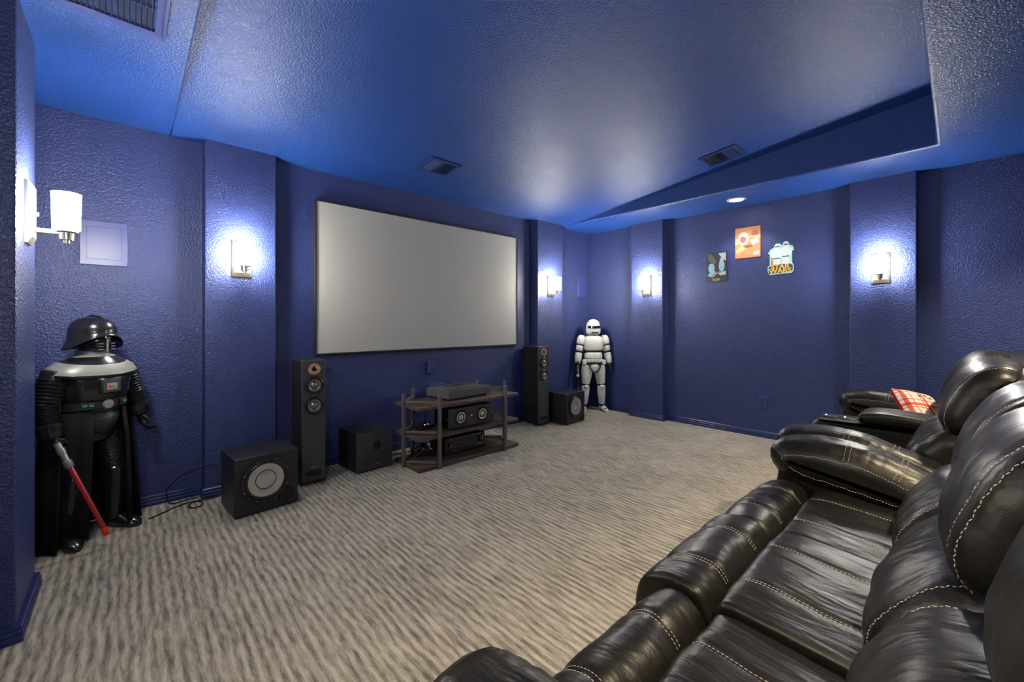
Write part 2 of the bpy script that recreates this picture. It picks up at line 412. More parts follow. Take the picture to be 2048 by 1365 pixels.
# ------------------------------------------------------------------ loudspeakers
def driver(parent, name, x, z, y, r, cone, big=False):
    p = MB().lathe([(r * 1.0, 0), (r * 1.0, .006), (r * .93, .009), (r * .86, .006)], (x, y, z), '-Y', 40).build(name, M['rubber'], parent)
    MB().lathe([(r * .87, .004), (r * .83, .010), (r * .77, .010), (r * .72, .003)], (x, y, z), '-Y', 40).build('surround', M['rubber'], p)
    MB().lathe([(r * .73, .004), (r * .70, .004), (r * .40, -.006)] if big else [(r * .73, .004), (r * .62, .004), (r * .40, -.004)], (x, y, z), '-Y', 40).build('cone', cone, p)
    MB().lathe([(r * .42, -.006), (r * .34, -.003), (r * .18, .0005), (0, .002)] if big else [(r * .42, -.003), (r * .32, .006), (r * .16, .010), (0, .011)], (x, y, z), '-Y', 32).build('dust_cap', cone, p)
    return p
def tower(label, loc, rz):
    t = thing('tower_speaker', label, 'speaker', loc, rz, 'tower speakers flanking the screen')
    W, D, Z0, Z1 = .166, .265, .028, .916
    MB().box((0, D / 2 + .006, (Z0 + Z1) / 2), (W, D - .012, Z1 - Z0)).build('cabinet', M['black'], t, bevel=.003)
    MB().box((0, .006, (Z0 + Z1) / 2), (W - .002, .014, Z1 - Z0 - .002)).build('front_baffle', M['baffle'], t, bevel=.003)
    MB().box((0, D / 2, .019), (W + .004, D + .004, .018)).build('plinth', M['dark'], t, bevel=.002)
    for x in (-.06, .06):
        for y in (.03, D - .03): MB().lathe([(0, 0), (.012, 0), (.014, .010), (0, .010)], (x, y, 0), n=16).build('foot', M['rubber'], t)
    tw = MB().lathe([(.043, 0), (.043, .004), (.040, .005), (.018, -.001 + .003)], (.004, 0, .853), '-Y', 40).build('tweeter_ring', M['ringwood'], t); tw['label'] = 'pale wood tweeter ring'
    MB().lathe([(.019, .002), (.016, .004), (.014, .003), (.011, .005), (0, .011)], (.004, 0, .853), '-Y', 28).build('tweeter_dome', M['gloss'], tw)
    for z in (.727, .577):
        MB().lathe([(.080, 0), (.079, .006), (.071, .004)], (.004, 0, z), '-Y', 40).build('woofer_bezel', M['greyd'], t)
        driver(t, 'woofer', .004, z + .006, -.003, .064, M['greycone'])
    mb = MB(); R = []
    for j in range(24):
        a = 2 * PI * j / 24; c, s = math.cos(a), math.sin(a)
        R.append((.052 * math.copysign(abs(c) ** .5, c), .017 * math.copysign(abs(s) ** .5, s)))
    mb.loft([[V((x * k, -.0012 - e, .085 + z * k)) for x, z in R] for k, e in ((1.08, 0), (1.06, .003), (1, .002))], cap=False)
    mb.build('port_rim', M['gloss'], t)
    mb = MB(); mb.add([V((x, -.0016, .085 + z)) for x, z in R], [tuple(range(24))]); mb.build('bass_port', M['void'], t, normals=False)
    P = Matrix.Translation((.004, -.0015, .130)) @ Matrix.Rotation(PI / 2, 4, 'X')
    text_mb('JAMO', .016, M['steel'], P, t, 'badge', .0004, 0, 1.2)
    return t
tl = tower('black tower speaker left of the projection screen', (1.006, 3.245, 0), 0)
copy_tree(tl, (3.548, 3.290, 0), -.06, 'black tower speaker right of the projection screen')
def sub_cab(t, W=.362, D=.335, Hh=.352):
    z0 = .012
    MB().box((0, D / 2 + .004, z0 + Hh / 2), (W, D - .008, Hh)).build('cabinet', M['black'], t, bevel=.003)
    for x in (-W / 2 + .04, W / 2 - .04):
        for y in (.04, D - .04): MB().lathe([(0, 0), (.016, 0), (.018, z0), (0, z0)], (x, y, 0), n=16).build('foot', M['rubber'], t)
def sub(label, loc, rz):
    t = thing('subwoofer', label, 'subwoofer', loc, rz, 'subwoofers with a bare silver cone')
    sub_cab(t)
    p = driver(t, 'driver', -.008, .205, .003, .140, M['silver'], True)
    for k in range(8):
        a = PI / 8 + k * PI / 4; MB().lathe([(.004, .009), (.003, .012), (0, .012)], (-.008 + .131 * math.cos(a), .003, .205 + .131 * math.sin(a)), '-Y', 8).build('screw', M['chrome'], p)
    r = MB().lathe([(.050, 0), (.048, .005), (.042, .004), (.036, -.001)], (.118, .003, .068), '-Y', 32).build('port_rim', M['gloss'], t)
    MB().lathe([(.040, .0012), (0, .0012)], (.118, .003, .068), '-Y', 32).build('bass_port', M['void'], r)
    for x in (-.16, .16):
        for z in (.045, .175, .335): MB().lathe([(.006, 0), (.006, .003), (.003, .002)], (x, .004, z), '-Y', 12).build('grille_socket', M['rubber'], t)
    return t
sl = sub('black subwoofer with bare silver cone, nearest, standing left of the near tower speaker', (.647, 2.974, 0), .06)
copy_tree(sl, (3.903, 3.089, 0), .06, 'black subwoofer with bare silver cone standing between the far tower speaker and white statue')
t = thing('subwoofer', 'plain black ported subwoofer between the near tower speaker and the media stand', 'subwoofer', (1.464, 3.217, 0), .06)
sub_cab(t, .312, .315, .308)
MB().box((0, .003, .166), (.308, .006, .304)).build('front_panel', M['baffle'], t, bevel=.002)
r = MB().lathe([(.046, 0), (.044, .004), (.037, .003), (.035, -.001)], (.020, 0, .200), '-Y', 32).build('port_rim', M['baffle'], t)
MB().lathe([(.036, .0012), (0, .0012)], (.020, 0, .200), '-Y', 32).build('bass_port', M['void'], r)
mb = MB()
for k in range(3): mb.box((.012 + k * .008, -.001, .050 + k * .002), (.005, .002, .008))
mb.build('badge', M['steel'], t, smooth=False)

# ------------------------------------------------------------------ media stand
ST = V((2.228, 3.105, 0))
t = thing('media_stand', 'three-tier media stand with dark wooden shelves and gunmetal posts below the screen', 'stand', ST)
hw, hd = .545, .203
shelf = [(-hw, -hd), (hw, -hd), (hw + .012, -hd + .02), (hw, hd), (-hw, hd)]
for z in (.006, .246, .490):
    MB().prism([(-hw, -hd), (hw, -hd), (hw, hd), (-hw, hd)], z, z + .026).build('shelf', M['wood'], t, bevel=.0025)
posts = {}
for s in (-1, 1):
    mid = V((s * (hw + .013), .02, 0)); fr = V((s * (hw - .185), -hd - .013, 0)); re = V((s * (hw - .185), hd + .013, 0))
    for p in (mid, fr, re): MB().box((p.x, p.y, .303), (.026, .026, .606)).build('post', M['metal'], t, bevel=.002)
    for z in (.046, .292, .540):
        for q in (fr, re):
            a = V((mid.x - s * .015, mid.y + (-.02 if q is fr else .02), z)); b = V((q.x + s * .012, q.y + (.025 if q is fr else -.025), z))
            MB().bar(a, b, .014, .020).build('brace', M['metal'], t, bevel=.0015)
SH = [.032, .272, .516]
# ultra-short projector
t = thing('projector', 'flat dark grey ultra short throw projector on top of the media stand', 'projector', (2.27, 3.01, SH[2]), .06)
W, D, Hp = .485, .335, .072
mb = MB(); mb.box((0, D / 2, .014 + Hp / 2), (W, D, Hp)); mb.build('body', M['grey'], t, bevel=.003)
MB().box((0, D / 2, .007), (W - .05, D - .05, .014)).build('foot_plinth', M['void'], t)
MB().box((0, .05, .014 + Hp + .0005), (W - .02, .09, .002)).build('top_grille', M['greyd'], t, bevel=.0008)
mb = MB()
for a, b, c, d in ((-.09, .225, .23, .004), (-.09, .31, .23, .004)): pass
mb.add([(-.11, .16, .0875), (.23, .16, .0875), (.23, .31, .0875), (-.11, .31, .0875)], [(0, 1, 2, 3)])
mb.build('lens_recess', M['greyd'], t, smooth=False)
MB().box((.06, .235, .0882), (.14, .05, .002)).build('lens_window', M['gloss'], t, bevel=.0008)
mb = MB(); mb.box((.0, -.0008, .046), (.026, .0016, .004)); mb.build('badge', M['steel'], t)
# centre speaker
t = thing('center_speaker', 'wide black centre speaker with two silver cones on the middle shelf', 'speaker', (2.255, 2.962, SH[1]), -.02)
MB().box((0, .13, .0925), (.475, .24, .165)).build('cabinet', M['gloss'], t, bevel=.006)
for x in (-.2, .2):
    for y in (.04, .22): MB().box((x, y, .005), (.03, .03, .010)).build('foot', M['rubber'], t)
MB().box((0, .007, .0925), (.495, .014, .170)).build('front_baffle', M['baffle'], t, bevel=.006)
for x in (-.118, .118): driver(t, 'woofer', x, .094, .001, .066, M['silver'])
w_ = MB().lathe([(.021, 0), (.020, .003), (.015, .002)], (0, 0, .098), '-Y', 24).build('tweeter_ring', M['rubber'], t)
MB().lathe([(.015, .001), (.012, .005), (0, .010)], (0, 0, .098), '-Y', 20).build('tweeter_dome', M['chrome'], w_)
MB().box((.222, -.0006, .10), (.005, .0012, .03)).build('badge', M['steel'], t)
# receiver
t = thing('av_receiver', 'black audio video receiver with two round knobs on the bottom shelf', 'receiver', (2.238, 3.038, SH[0]), -.02)
MB().box((0, .145, .079), (.425, .24, .125)).build('chassis', M['dark'], t, bevel=.003)
MB().box((0, .012, .079), (.435, .024, .134)).build('front_panel', M['black'], t, bevel=.003)
for x in (-.17, .17):
    for y in (.04, .23): MB().lathe([(0, 0), (.02, 0), (.02, .0165), (0, .0165)], (x, y, 0), n=16).build('foot', M['rubber'], t)
for x, z, r in ((-.165, .085, .022), (.172, .098, .028)):
    k = MB().lathe([(r, 0), (r, .014), (r * .9, .018), (0, .018)], (x, 0, z), '-Y', 28).build('knob', M['gloss'], t)
    MB().box((x + .006, -.0185, z), (.003, .002, r * 1.5)).build('pointer', M['chrome'], k)
MB().box((0, -.0006, .088), (.255, .0012, .045)).build('display', M['gloss'], t)
MB().box((0, -.001, .058), (.255, .002, .002)).build('trim_line', M['steel'], t)
mb = MB(); mb.box((0, -.001, .136), (.36, .002, .013)); mb.cur = 1
for x in (-.155, .155): mb.box((x, -.0016, .136), (.035, .002, .012))
mb.cur = 2
for k in range(12): mb.box((-.115 + k * .021, -.0016, .137), (.012, .002, .007))
mb.build('label_strip', [M['dark'], M['red'], M['steel']], t, smooth=False)
for k in range(3): MB().lathe([(.005, 0), (.004, .004), (0, .004)], (-.125 + k * .014, 0, .030), '-Y', 12).build('button', M['chrome'], t)
for k in range(3): MB().box((.135 + k * .025, -.001, .040 + .006 * (k % 2)), (.018, .002, .010)).build('button', M['chrome'], t, bevel=.0006)
# router
t = thing('network_router', 'small black router with glowing red lights on the middle shelf', 'router', (1.90, 3.20, SH[1]), .3)
mb = MB(); mb.loft([[V((x * k, y * k, z)) for x, y in ((-.10, -.035), (-.05, -.075), (.05, -.075), (.10, -.035), (.08, .06), (-.08, .06))] for k, z in ((.85, 0), (1, .012), (.95, .030), (.6, .042))])
mb.build('body', M['gloss'], t, bevel=.002)
for x in (-.012, .02): MB().lathe([(.007, .034), (.007, .040), (0, .042)], (x - .02, -.045, 0), n=12).build('status_light', M['ledr'], t)
for x, tx in ((.07, .02), (-.07, -.02)): MB().tube([(x, .045, .025), (x + tx, .05, .14)], [.005, .004], 8).build('antenna', M['rubber'], t)
# cables
def spline(pts, n=10):
    P = [V(p) for p in pts]; P = [2 * P[0] - P[1]] + P + [2 * P[-1] - P[-2]]; out = []
    for i in range(1, len(P) - 2):
        a, b, c, d = P[i - 1:i + 3]
        for k in range(n):
            u = k / n; out.append(.5 * ((2 * b) + (c - a) * u + (2 * a - 5 * b + 4 * c - d) * u * u + (3 * b - a - 3 * c + d) * u ** 3))
    out.append(P[-2]); return out
mb = MB(); rnd = random.Random(3)
for k in range(11):
    c = V((1.84 + rnd.uniform(-.05, .05), 3.17 + rnd.uniform(-.05, .06), SH[0])); pts = []
    r = rnd.uniform(.03, .06); a0 = rnd.uniform(0, 6)
    for j in range(9):
        a = a0 + j * .9; pts.append(c + V((r * math.cos(a), r * .9 * math.sin(a), .012 + .085 * abs(math.sin(j * .7 + k)))))
    mb.cur = 0 if k % 3 else 1
    mb.tube(spline(pts, 6), .0045, 6)
o = mb.build('cable_tangle', [M['cable'], M['greyd']]); tag(o, 'tangle of coiled cables heaped on the bottom shelf of the media stand', 'cables'); o['kind'] = 'stuff'
o = MB().tube(spline([(.47, 3.33, .255), (.40, 3.36, .26), (.33, 3.40, .235), (.25, 3.46, .19), (.185, 3.5, .11), (.19, 3.50, .03), (.22, 3.515, .0055), (.28, 3.53, .0055), (.345, 3.53, .0055)]), .0045, 8).build('audio_cable', M['cable'])
tag(o, 'black cable arching from the near subwoofer down to the baseboard', 'cable')
o = MB().tube(spline([(.09, 3.345, .0055), (.13, 3.37, .0055), (.17, 3.40, .0055), (.215, 3.44, .0055), (.30, 3.47, .006), (.355, 3.43, .006), (.35, 3.36, .006), (.31, 3.345, .006), (.285, 3.39, .0115), (.325, 3.445, .0125), (.40, 3.447, .0055), (.46, 3.46, .0055)]), .0042, 8).build('power_cable', M['cable'])
tag(o, 'thin black cable looped on the carpet beside the black statue foot', 'cable')
o = MB().tube(spline([(1.62, 3.42, .0055), (1.66, 3.46, .0055), (1.75, 3.47, .0055), (1.9, 3.45, .0055), (2.05, 3.46, .0055)]), .005, 8).build('speaker_cable', M['cable'])
tag(o, 'black cable on the carpet between the ported subwoofer and the media stand', 'cable')

# ------------------------------------------------------------------ posters on the right wall
def art_poly(mb, pts, lay): # local x right, z up, layered along -y
    n = len(pts); mb.lay = getattr(mb, 'lay', 0) + 1; y0, y1 = -.0026, -.0030 - mb.lay * .00025
    mb.add([(x, y0, z) for x, z in pts] + [(x, y1, z) for x, z in pts], [tuple(range(n)), tuple(range(n, 2 * n))] + [(i, (i + 1) % n, n + (i + 1) % n, n + i) for i in range(n)])
def oval(cx, cz, rx, rz, n=20, a0=0, a1=2 * PI): return [(cx + rx * math.cos(a0 + (a1 - a0) * k / n), cz + rz * math.sin(a0 + (a1 - a0) * k / n)) for k in range(n)]
def P(c, r=.45): return mat('poster_ink', c, r)
t = tag(bpy.data.objects.new('poster', None), 'small dark poster with pale blue shapes, lowest of the three on the right wall', 'poster', 'posters on the right wall'); C.objects.link(t)
t.location = (XR - .003, 1.857, 1.822); t.rotation_euler = (0, 0, -PI / 2)
mb = MB(); mb.box((0, -.0015, 0), (.214, .003, .326)); 
mb.cur = 1; art_poly(mb, [(-.10, .155), (-.06, .15), (.0, .06), (-.02, .03), (-.09, .08)], 0)
mb.cur = 2; art_poly(mb, oval(-.055, -.01, .035, .055), 0); art_poly(mb, [(-.10, -.09), (-.04, -.03), (.0, -.06), (-.06, -.11)], 1); art_poly(mb, oval(.055, .01, .03, .07), 0)
mb.cur = 3; art_poly(mb, [(.02, .15), (.10, .155), (.10, .06), (.06, .09)], 0); art_poly(mb, oval(.055, .075, .018, .024), 1); art_poly(mb, [(.02, -.07), (.10, -.05), (.10, -.09), (.04, -.10)], 1)
mb.cur = 4; art_poly(mb, [(-.05, -.11), (.03, -.05), (.035, -.056), (-.045, -.118)], 2)
mb.cur = 5
for k, (a, b) in enumerate(((-.045, .04), (-.04, .035))): art_poly(mb, [(a, -.130 - k * .013), (b, -.130 - k * .013), (b, -.138 - k * .013), (a, -.138 - k * .013)], 0)
mb.build('sheet', [P((.022, .024, .024)), P((.075, .075, .07)), P((.20, .33, .40)), P((.32, .36, .34)), P((.50, .22, .20)), P((.30, .28, .14))], t, smooth=False)
t = tag(bpy.data.objects.new('poster', None), 'orange poster with a red border, highest of the three on the right wall', 'poster', 'posters on the right wall'); C.objects.link(t)
t.location = (XR - .003, 1.538, 2.054); t.rotation_euler = (0, 0, -PI / 2)
mb = MB(); mb.box((0, -.0015, 0), (.25, .003, .332))
mb.cur = 1; art_poly(mb, [(-.122, -.160), (.122, -.160), (.122, .162), (-.122, .162)], 0)
mb.cur = 2; art_poly(mb, [(-.122, .05), (.122, .07), (.122, .03), (.03, .055), (-.122, -.02)], 1); art_poly(mb, [(-.122, -.08), (-.05, -.02), (.0, -.05), (-.1, -.12)], 1)
mb.cur = 3; art_poly(mb, oval(-.04, .045, .052, .070), 2); art_poly(mb, [(.03, .02), (.10, .04), (.11, -.01), (.05, -.03)], 2); art_poly(mb, [(.05, -.11), (.11, -.095), (.11, -.14), (.06, -.14)], 2)
mb.cur = 4; art_poly(mb, oval(-.045, .035, .030, .034), 3); art_poly(mb, oval(.070, .095, .033, .030), 2)
mb.cur = 5; art_poly(mb, [(-.05, -.035), (.03, -.02), (.05, -.05), (-.01, -.06)], 2)
mb.build('sheet', [P((.33, .045, .035)), P((.62, .27, .10)), P((.72, .47, .20)), P((.62, .55, .48)), P((.45, .12, .08)), P((.30, .12, .05))], t, smooth=False)
t = tag(bpy.data.objects.new('cutout_sign', None), 'cut-out wall sign with two pale figures over yellow lettering, rightmost of the three', 'wall sign', 'posters on the right wall'); C.objects.link(t)
t.location = (XR - .003, 1.232, 1.855); t.rotation_euler = (0, 0, -PI / 2)
mb = MB()
def prism_y(mb, pts, y0, y1):
    n = len(pts); mb.add([(x, y0, z) for x, z in pts] + [(x, y1, z) for x, z in pts], [tuple(range(n)), tuple(range(n, 2 * n))] + [(i, (i + 1) % n, n + (i + 1) % n, n + i) for i in range(n)])
prism_y(mb, [(-.10, -.168), (.095, -.160), (.112, -.135), (.112, -.075), (.098, -.06), (.098, .06), (.114, .065), (.108, .105), (.075, .125), (.068, .150), (.05, .163), (.028, .16), (.016, .14), (.008, .125), (-.005, .145), (-.035, .150), (-.055, .135), (-.06, .11), (-.09, .095), (-.113, .055), (-.098, .04), (-.098, -.07), (-.116, -.08), (-.118, -.13)], 0, -.003)
mb.build('backing', P((.35, .62, .55)), t, smooth=False)
mb = MB(); mb.cur = 0; art_poly(mb, [(-.088, -.08), (-.088, .05), (-.03, .05), (-.03, -.08)], 0)
mb.cur = 1
for dx, dz in ((-.035, -.01), (.043, .004)):
    art_poly(mb, oval(dx + .003, .125 + dz, .024, .030), 0)
    art_poly(mb, [(dx - .045, .085 + dz), (dx - .02, .100 + dz), (dx + .028, .100 + dz), (dx + .052, .082 + dz), (dx + .055, .04 + dz), (dx + .03, .0 + dz), (dx + .03, -.07), (dx - .032, -.07), (dx - .030, .0 + dz), (dx - .055, .035 + dz)], 0)
mb.cur = 2
for dx, dz in ((-.035, -.01), (.043, .004)):
    art_poly(mb, [(dx - .017, .130 + dz), (dx + .023, .132 + dz), (dx + .023, .122 + dz), (dx - .017, .120 + dz)], 1)
    art_poly(mb, [(dx - .030, .012 + dz), (dx + .030, .012 + dz), (dx + .030, .002 + dz), (dx - .030, .002 + dz)], 1)
mb.build('printed_figures', [P((.50, .22, .10)), P((.62, .68, .64)), P((.03, .035, .035))], t, smooth=False)
mb = MB(); prism_y(mb, [(-.105, -.155), (.09, -.15), (.104, -.13), (.104, -.082), (.08, -.066), (-.06, -.066), (-.108, -.086)], -.003, -.0046)
mb.build('lettering_panel', P((.05, .06, .05)), t, smooth=False)
Y = P((.72, .42, .06))
for s, z in (('STAR', -.0905), ('WARS', -.1325)):
    text_mb(s, .062, Y, Matrix.Translation((-.005, -.0050, z)) @ Matrix.Rotation(PI / 2, 4, 'X'), t, 'lettering', .0006, .0022, 1.12)

# ------------------------------------------------------------------ statues
def ringz(c, d, r, n=14, flat=1, side=None):
    d = V(d).normalized(); s = side or (V((0, 1, 0)) if abs(d.y) < .8 else V((1, 0, 0)))
    x = s.cross(d).normalized(); y = d.cross(x).normalized()
    return [V(c) + x * (r * math.cos(2 * PI * j / n)) + y * (r * flat * math.sin(2 * PI * j / n)) for j in range(n)]
def limb(mb, a, b, prof, n=16, flat=1):    # prof: (t along a-b, radius)
    a, b = V(a), V(b); return mb.loft([ringz(a.lerp(b, t), b - a, r, n, flat) for t, r in prof])
def hand(mb, w, d, side, s, curl, thumb):
    d = V(d).normalized(); side = V(side).normalized(); nrm = side.cross(d).normalized(); w = V(w)
    mb.loft([[w + d * (k * s) + side * (x * a * s) + nrm * (y * b * s) for x, y in ((-1, -.6), (-.5, -1), (.5, -1), (1, -.6), (1, .6), (.5, 1), (-.5, 1), (-1, .6))] for k, a, b in ((-.05, .16, .13), (.15, .22, .13), (.45, .24, .12), (.52, .22, .10))])
    for i, L in enumerate((.42, .48, .45, .36)):
        p = w + d * (.5 * s) + side * ((-.165 + .11 * i) * s); pts = [p]; a = 0
        for k in range(3):
            a += curl * (.7 + .1 * i); p = p + (d * math.cos(a) + nrm * math.sin(a)) * (L * s / 3); pts.append(p)
        mb.tube(pts, [.060 * s, .056 * s, .052 * s, .040 * s], 8)
    p = w + d * (.12 * s) + side * (thumb * .2 * s)
    mb.tube([p, p + (d * .55 + side * thumb * .6 + nrm * .3).normalized() * .2 * s, p + (d * .9 + side * thumb * .5 + nrm * .6).normalized() * .38 * s], [.07 * s, .062 * s, .045 * s], 8)
def remesh(o, vox, it=4):
    d = o.modifiers.new('merge', 'REMESH'); d.mode = 'VOXEL'; d.voxel_size = vox; d.use_smooth_shade = True
    e = o.modifiers.new('smooth', 'SMOOTH'); e.factor = .5; e.iterations = it
    return o

# --- white armoured statue (faces its local -y)
WS = V((4.625, 3.375, 0))
t = thing('armored_statue', 'white plastic armoured statue with a dark visor standing in the far corner', 'statue', WS, math.radians(-38))
WF = t
body = MB()
def sym(f):
    for s in (-1, 1): f(s)
J = {}
for s in (-1, 1):
    J[s] = dict(sh=V((s * .160, .01, .965)), el=V((s * .192, .012, .805)), wr=V((s * .222, -.015, .640)), hip=V((s * .078, 0, .600)), kn=V((s * .108, -.012, .350)), an=V((s * .122, .012, .075)))
body.ell([(0, 0, .56, .10, .075), (0, 0, .64, .125, .085), (0, 0, .72, .112, .078), (0, 0, .80, .115, .080), (0, 0, .90, .130, .085), (0, 0, .98, .115, .07), (0, 0, 1.01, .05, .05), (0, 0, 1.10, .045, .05)], 20)
for s in (-1, 1):
    j = J[s]
    limb(body, j['sh'], j['el'], ((0, .048), (.3, .046), (1, .036))); limb(body, j['el'], j['wr'], ((-.1, .036), (.3, .036), (1.05, .026)))
    limb(body, j['hip'], j['kn'], ((-.15, .07), (.2, .068), (1, .047))); limb(body, j['kn'], j['an'], ((-.08, .047), (.35, .046), (1.05, .032)))
    body.tube([j['an'] + V((0, .03, -.045)), j['an'] + V((s * .01, -.02, -.045)), j['an'] + V((s * .03, -.10, -.052))], [.028, .03, .02], 10)
    if s == 1: hand(body, j['wr'], (.10, -.15, -1), (0, 1, 0), .115, .30, 1 * -1)
    else: hand(body, j['wr'], (-.02, -.35, -.9), (0, 1, -.4), .115, .62, -1)
body.ell([(0, 0, 1.06, .05, .06), (0, 0, 1.16, .07, .08), (0, 0, 1.20, .05, .06)], 16)
remesh(body.build('body', M['suit'], t), .0055)
hm = MB(); prof = [(1.030, .070, .070), (1.045, .092, .088), (1.085, .100, .100), (1.12, .097, .102), (1.145, .092, .102), (1.18, .088, .098), (1.212, .072, .080), (1.234, .045, .050), (1.243, .012, .014)]
hm.ell([(0, -.002, z, rx, ry) for z, rx, ry in prof], 32)
hel = hm.build('helmet', M['whitep'], t, sub=1)
def shell_patch(rings, a0, a1, off, m, name, par, n=14, cy=-.002):
    mb = MB(); R = []
    for z, rx, ry in rings:
        R.append([V(((rx + off) * math.sin(a0 + (a1 - a0) * k / n), cy - (ry + off) * math.cos(a0 + (a1 - a0) * k / n), z)) for k in range(n + 1)])
        R[-1] += [V(((rx - .008) * math.sin(a1 - (a1 - a0) * k / n), cy - (ry - .008) * math.cos(a1 - (a1 - a0) * k / n), z)) for k in range(n + 1)]
    mb.loft(R); return mb.build(name, m, par)
shell_patch([(1.118, .097, .102), (1.135, .094, .102), (1.152, .091, .101)], -1.1, 1.1, .003, M['gloss'], 'visor', hel)
shell_patch([(1.052, .093, .090), (1.068, .097, .095)], -.5, .5, .003, M['suit'], 'chin_vent', hel)
ch = MB(); ch.ell([(0, 0, .815, .112, .088), (0, -.002, .825, .122, .098), (0, -.004, .90, .134, .108), (0, -.002, .97, .136, .100), (0, 0, 1.005, .112, .082), (0, 0, 1.025, .06, .06)], 32, 2.5)
ch.build('chest_plate', M['whitep'], t, sub=1)
ab = MB(); ab.ell([(0, 0, .705, .112, .088), (0, -.002, .715, .120, .096), (0, -.002, .775, .118, .094), (0, 0, .808, .108, .086)], 32, 2.5)
o = ab.build('abdomen_plate', M['whitep'], t, sub=1)
bt = MB(); bt.ell([(0, 0, .660, .128, .094), (0, 0, .664, .134, .100), (0, 0, .698, .134, .100), (0, 0, .702, .128, .094)], 32, 2.4)
b_ = bt.build('belt', M['whitep'], t)
for x in (-.075, -.0375, 0, .0375, .075): MB().box((x, -.100 + abs(x) * .16, .690), (.030, .022, .034)).build('pouch', M['whitep'], b_, bevel=.004)
for s in (-1, 1): MB().box((s * .130, -.030, .662), (.050, .075, .062)).build('pouch', M['whitep'], b_, bevel=.006)
cr = MB(); cr.ell([(0, -.004, .522, .022, .07), (0, -.004, .545, .05, .085), (0, -.004, .60, .082, .092), (0, -.004, .662, .105, .092)], 24)
cr.build('groin_plate', M['whitep'], t, sub=1)
gs = MB()
for s in (-1, 1): gs.tube([(s * .088, -.080, .655), (s * .066, -.092, .59), (s * .040, -.094, .545), (0, -.090, .527)], .009, 8)
gs.build('groin_strap', M['suit'], t)
for s in (-1, 1):
    j = J[s]
    mb = MB(); limb(mb, j['sh'] + V((-s * .01, 0, .065)), j['sh'].lerp(j['el'], .45), ((0, .02), (.12, .046), (.4, .060), (.8, .060), (1, .054)), 20); mb.build('shoulder_plate', M['whitep'], t, sub=1)
    mb = MB(); limb(mb, j['sh'].lerp(j['el'], .50), j['sh'].lerp(j['el'], .93), ((0, .049), (.1, .052), (.9, .050), (1, .045)), 20); mb.build('upper_arm_plate', M['whitep'], t)
    mb = MB(); limb(mb, j['el'].lerp(j['wr'], .12), j['el'].lerp(j['wr'], .96), ((0, .040), (.06, .049), (.5, .046), (.95, .036), (1, .030)), 20); mb.build('forearm_plate', M['whitep'], t)
    mb = MB(); limb(mb, j['hip'] + V((0, 0, .03)), j['hip'].lerp(j['kn'], .92), ((0, .060), (.08, .078), (.35, .077), (.9, .058), (1, .052)), 22); mb.build('thigh_plate', M['whitep'], t)
    mb = MB(); limb(mb, j['kn'].lerp(j['an'], .0), j['kn'].lerp(j['an'], .92), ((0, .046), (.05, .054), (.35, .056), (.9, .043), (1, .038)), 22); sp = mb.build('shin_plate', M['whitep'], t)
    mb = MB(); mb.ell([(0, 0, -.026, .012, .008), (0, 0, -.018, .034, .02), (0, 0, .008, .038, .024), (0, 0, .022, .02, .012)], 20)
    for v in mb.v: v += j['kn'] + V((0, -.048, -.012))
    mb.build('knee_pad', M['whitep'], sp, sub=1)
    mb = MB(); an = j['an']
    for k, (dy, rx, rz_, zz) in enumerate(((.050, .020, .030, .035), (.035, .036, .040, .042), (.0, .040, .042, .044), (-.05, .040, .030, .032), (-.095, .036, .022, .024), (-.125, .020, .014, .016))):
        pass
    R = []
    for dy, rx, zt in ((.052, .018, .055), (.040, .034, .085), (.005, .038, .088), (-.035, .039, .066), (-.075, .038, .046), (-.108, .030, .034), (-.124, .014, .022)):
        ring = []
        for q in range(16):
            a = 2 * PI * q / 16; ring.append(V((an.x + s * (.012 - dy * .22) + rx * math.cos(a), an.y + dy, zt / 2 + .0005 + zt / 2 * math.sin(a))))
        R.append(ring)
    mb.loft(R); mb.build('boot', M['whitep'], t)
# toy rifle held by the white statue: a thing of its own
wr = J[-1]['wr']; RM = Matrix.Translation(WS) @ Matrix.Rotation(math.radians(-38), 4, 'Z')
gp = RM @ (wr + V((-.004, -.048, -.075)))
t = thing('toy_rifle', 'black and white toy rifle pointing down in the white statue hand', 'toy gun', gp, math.radians(-38))
MB().box((0, 0, -.02), (.022, .034, .16)).build('receiver', M['steel'], t, bevel=.003)
MB().box((-.004, -.012, -.075), (.034, .026, .03)).build('scope', M['whitep'], t, bevel=.003)
MB().tube([(0, 0, -.10), (0, 0, -.225)], .013, 14).build('barrel', M['rubber'], t)
MB().tube([(0, 0, -.225), (0, 0, -.265)], .008, 12).build('muzzle', M['steel'], t)
MB().box((0, .022, .035), (.018, .03, .075), Matrix.Rotation(.5, 3, 'X')).build('grip', M['rubber'], t, bevel=.003)
MB().box((0, .004, .085), (.018, .022, .06)).build('stock', M['rubber'], t, bevel=.003)

# --- black armoured statue with cape (faces its local -y)
BS = V((-.150, 3.315, 0)); BR = math.radians(36)
t = thing('caped_statue', 'black armoured statue with a cape and grey mantle standing in the near left corner', 'statue', BS, BR)
body = MB(); J = {}
J[-1] = dict(sh=V((-.160, .0, .925)), el=V((-.205, .0, .760)), wr=V((-.205, -.045, .610)), hip=V((-.080, .02, .60)), kn=V((-.105, -.03, .34)), an=V((-.115, .005, .06)))
J[1] = dict(sh=V((.160, .0, .925)), el=V((.200, -.005, .775)), wr=V((.228, -.03, .645)), hip=V((.080, .02, .60)), kn=V((.100, -.02, .34)), an=V((.112, .0, .06)))
body.ell([(0, .01, .54, .10, .08), (0, .01, .62, .135, .095), (0, .0, .74, .135, .10), (0, 0, .86, .15, .105), (0, 0, .95, .14, .09), (0, 0, 1.0, .06, .06), (0, -.005, 1.10, .055, .06)], 24)
